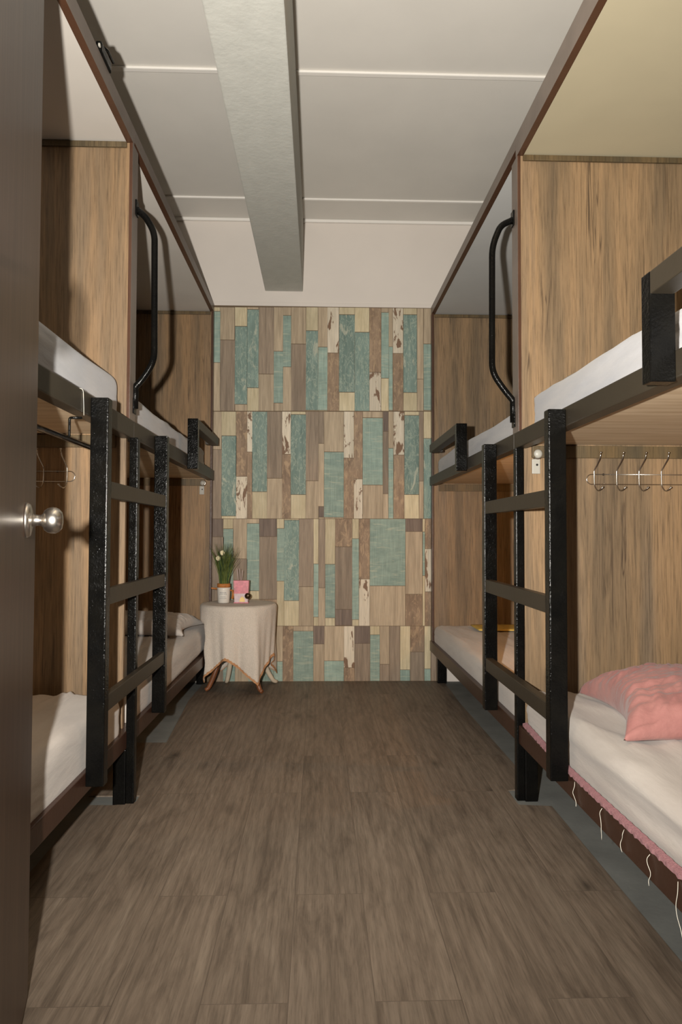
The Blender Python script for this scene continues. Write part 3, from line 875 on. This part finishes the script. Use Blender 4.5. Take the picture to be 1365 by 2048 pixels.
for k in range(nth): f = bm.faces.new((cv, rings[0][k], rings[0][(k+1) % nth])); f.smooth = True
for A, B in zip(rings, rings[1:]):
    for k in range(nth):
        f = bm.faces.new((A[k], A[(k+1) % nth], B[(k+1) % nth], B[k])); f.smooth = True
hem = [v.co.copy() for v in rings[-1]]; hem2 = [v.co.copy() for v in rings[-3]]
o = finish(bm, 'tablecloth', MAT['linen'], None, smooth=True)
sol = o.modifiers.new('thickness', 'SOLIDIFY'); sol.thickness = .0015; sol.offset = -1
tag(o, 'oatmeal linen tablecloth with brown lace hem draped over the side table', 'tablecloth')
bm = bmesh.new(); prev = None; first = None
for k in range(nth):
    p = hem[k]; out = Vector((p.x-TX, p.y-TY, 0)).normalized()*.003
    w = .011 + .003*math.sin(k*2.1)
    ring = [bm.verts.new(p+out+Vector((0, 0, w))), bm.verts.new(p+out*1.6+Vector((0, 0, -w*.45))), bm.verts.new(p+out*.2+Vector((0, 0, -w*.45))), bm.verts.new(p+out*.3+Vector((0, 0, w)))]
    if prev:
        for q in range(4): bm.faces.new((prev[q], prev[(q+1) % 4], ring[(q+1) % 4], ring[q]))
    else: first = ring
    prev = ring
for q in range(4): bm.faces.new((prev[q], prev[(q+1) % 4], first[(q+1) % 4], first[q]))
h = finish(bm, 'lace_hem', MAT['lace']); h.parent = o; h['label'] = 'brown lace hem'

# watering-can planter with grass
PX, PY, PZ = -.600, 4.555, TZ+.0035
R = root('potted_grass', (PX, PY, PZ), 'green grass plant in a white watering-can pot on the side table', 'plant')
pot = lathe('pot', MAT['potwhite'], R, [(.034, 0), (.037, .003), (.040, .050), (.0415, .085), (.044, .098), (.040, .098), (.036, .092)], (PX, PY, PZ), 'Z', 36)
bm = bmesh.new()
for zz, w in ((.066, .022), (.056, .026), (.040, .018), (.030, .024)):      # lines of print on the front
    for k in range(5):
        a = -math.pi/2 + (-w + 2*w*(k+.1)/5)/.041; a2 = -math.pi/2 + (-w + 2*w*(k+.8)/5)/.041
        rr = .0408 if zz > .05 else .0396
        hh = .0032 if zz > .06 else .0018
        v = [bm.verts.new((PX+rr*math.cos(q), PY+rr*math.sin(q), PZ+z_)) for q, z_ in ((a, zz-hh), (a2, zz-hh), (a2, zz+hh), (a, zz+hh))]
        bm.faces.new(v)
finish(bm, 'print', MAT['inkgrey'], pot)
lathe('wooden_collar', MAT['potwood'], R, [(.036, .0985), (.042, .0985), (.042, .122), (.034, .122)], (PX, PY, PZ), 'Z', 24)
bm = bmesh.new(); add_tube(bm, arc_pts([(PX-.042, PY, PZ+.088), (PX-.075, PY, PZ+.092), (PX-.078, PY, PZ+.092)], .01), .0055, 8)
finish(bm, 'pot_handle', MAT['potwood'], R)
bm = bmesh.new(); add_tube(bm, arc_pts([(PX+.040, PY-.012, PZ+.082), (PX+.060, PY-.018, PZ+.085), (PX+.064, PY-.018, PZ+.05), (PX+.052, PY-.016, PZ+.028)], .012), [.006]*8+[.010]*8+[.008]*20, 8) if False else add_tube(bm, [(PX+.042, PY-.010, PZ+.080), (PX+.058, PY-.016, PZ+.078), (PX+.064, PY-.018, PZ+.055), (PX+.056, PY-.018, PZ+.026)], [.005, .007, .011, .008], 8)
finish(bm, 'spout', MAT['potwood'], R)
bmA, bmB = bmesh.new(), bmesh.new()
for i in range(130):
    a = random.uniform(0, 2*math.pi); r0 = .030*math.sqrt(random.random())
    lean = random.uniform(.0, .085)*(.2+r0/.03)
    h = random.uniform(.16, .27) * (1.0 if random.random() < .85 else 1.1)
    x0_, y0_ = PX+r0*math.cos(a), PY+r0*math.sin(a)
    a2 = a + random.uniform(-.6, .6)
    pts = [Vector((x0_ + lean*t*t*math.cos(a2), y0_ + .6*lean*t*t*math.sin(a2), PZ+.112+h*t)) for t in (0, .35, .7, 1)]
    ww = random.uniform(.0016, .0028)
    add_tube(bmA if random.random() < .5 else bmB, pts, [ww, ww*.9, ww*.6, .0003], 4, False)
o = finish(bmA, 'grass_blades', MAT['grass'], R); o['kind'] = 'stuff'
o = finish(bmB, 'grass_blades', MAT['grass_dark'], R); o['kind'] = 'stuff'
for (dx, dy, hz) in ((-.034, -.02, .282), (-.010, -.015, .316)):
    bm = bmesh.new(); bmesh.ops.create_icosphere(bm, subdivisions=4, radius=1)
    c = Vector((PX+dx, PY+dy, PZ+hz))
    for v in bm.verts:
        w = v.co.normalized(); v.co = c + w*(.0145 + .004*noise.noise(w*4.5) + .0025*noise.noise(w*11))
    fl_ = finish(bm, 'flower', MAT['flower'], R)
    tube('flower_stem', MAT['grass_dark'], fl_, [(PX+dx*.3, PY+dy*.3, PZ+.115), (PX+dx*.7, PY+dy*.7, PZ+.21), (PX+dx, PY+dy, PZ+hz-.01)], .0012, 6)

# pink diffuser tin
QX, QY, QZ = -.487, 4.555, TZ+.0035
R = root('scent_diffuser', (QX, QY, QZ), 'pink printed box with thin pink sticks standing beside the grass plant', 'diffuser')
bm = bmesh.new()
def frustum(bm, wb, wt, db, dt, z0, z1, mi=0):
    v = []
    for (w, d, z) in ((wb, db, z0), (wt, dt, z1)):
        for sx, sy in ((-1, -1), (1, -1), (1, 1), (-1, 1)): v.append(bm.verts.new((QX+sx*w/2, QY+sy*d/2, QZ+z)))
    for q in ((0,1,2,3),(4,7,6,5),(0,4,5,1),(1,5,6,2),(2,6,7,3),(3,7,4,0)):
        f = bm.faces.new([v[i] for i in q]); f.material_index = mi
frustum(bm, .084, .088, .060, .062, .006, .060, 1)
frustum(bm, .0885, .096, .062, .064, .060, .142, 0)
frustum(bm, .092, .092, .066, .066, 0, .0058, 0)
finish(bm, 'tin_body', [MAT['pinktin'], MAT['lilac']], R)
bm = bmesh.new()
v = [bm.verts.new((QX+x, QY-.0318, QZ+z)) for x, z in ((-.012, .010), (.024, .008), (.022, .030), (.006, .044), (-.006, .030))]
f = bm.faces.new(v); r = bmesh.ops.extrude_face_region(bm, geom=[f]); bmesh.ops.translate(bm, verts=[q for q in r['geom'] if isinstance(q, bmesh.types.BMVert)], vec=(0, .0012, 0))
finish(bm, 'yellow_patch', MAT['yellow'], R)
lathe('round_ornament', MAT['bronze'], R, [(.018, 0), (.019, -.006), (.015, -.011), (.004, -.013)], (QX+.042, QY-.032, QZ+.046), 'Y', 24)
bm = bmesh.new()
for k in range(7):
    add_lathe(bm, [(.0006, .002), (.0028, 0), (.0006, -.003)], (QX-.040+random.uniform(-.003, .004), QY-.0325, QZ+.080+.007*k), 'Y', 8)
finish(bm, 'rhinestones', MAT['gem'], R)
for (dx, lx, hz) in ((-.022, -.030, .215), (-.010, -.014, .218), (-.002, .004, .205)):
    tube('stick', MAT['lilac'], R, [(QX+dx, QY, QZ+.1415), (QX+lx, QY, QZ+hz)], .0016, 6)
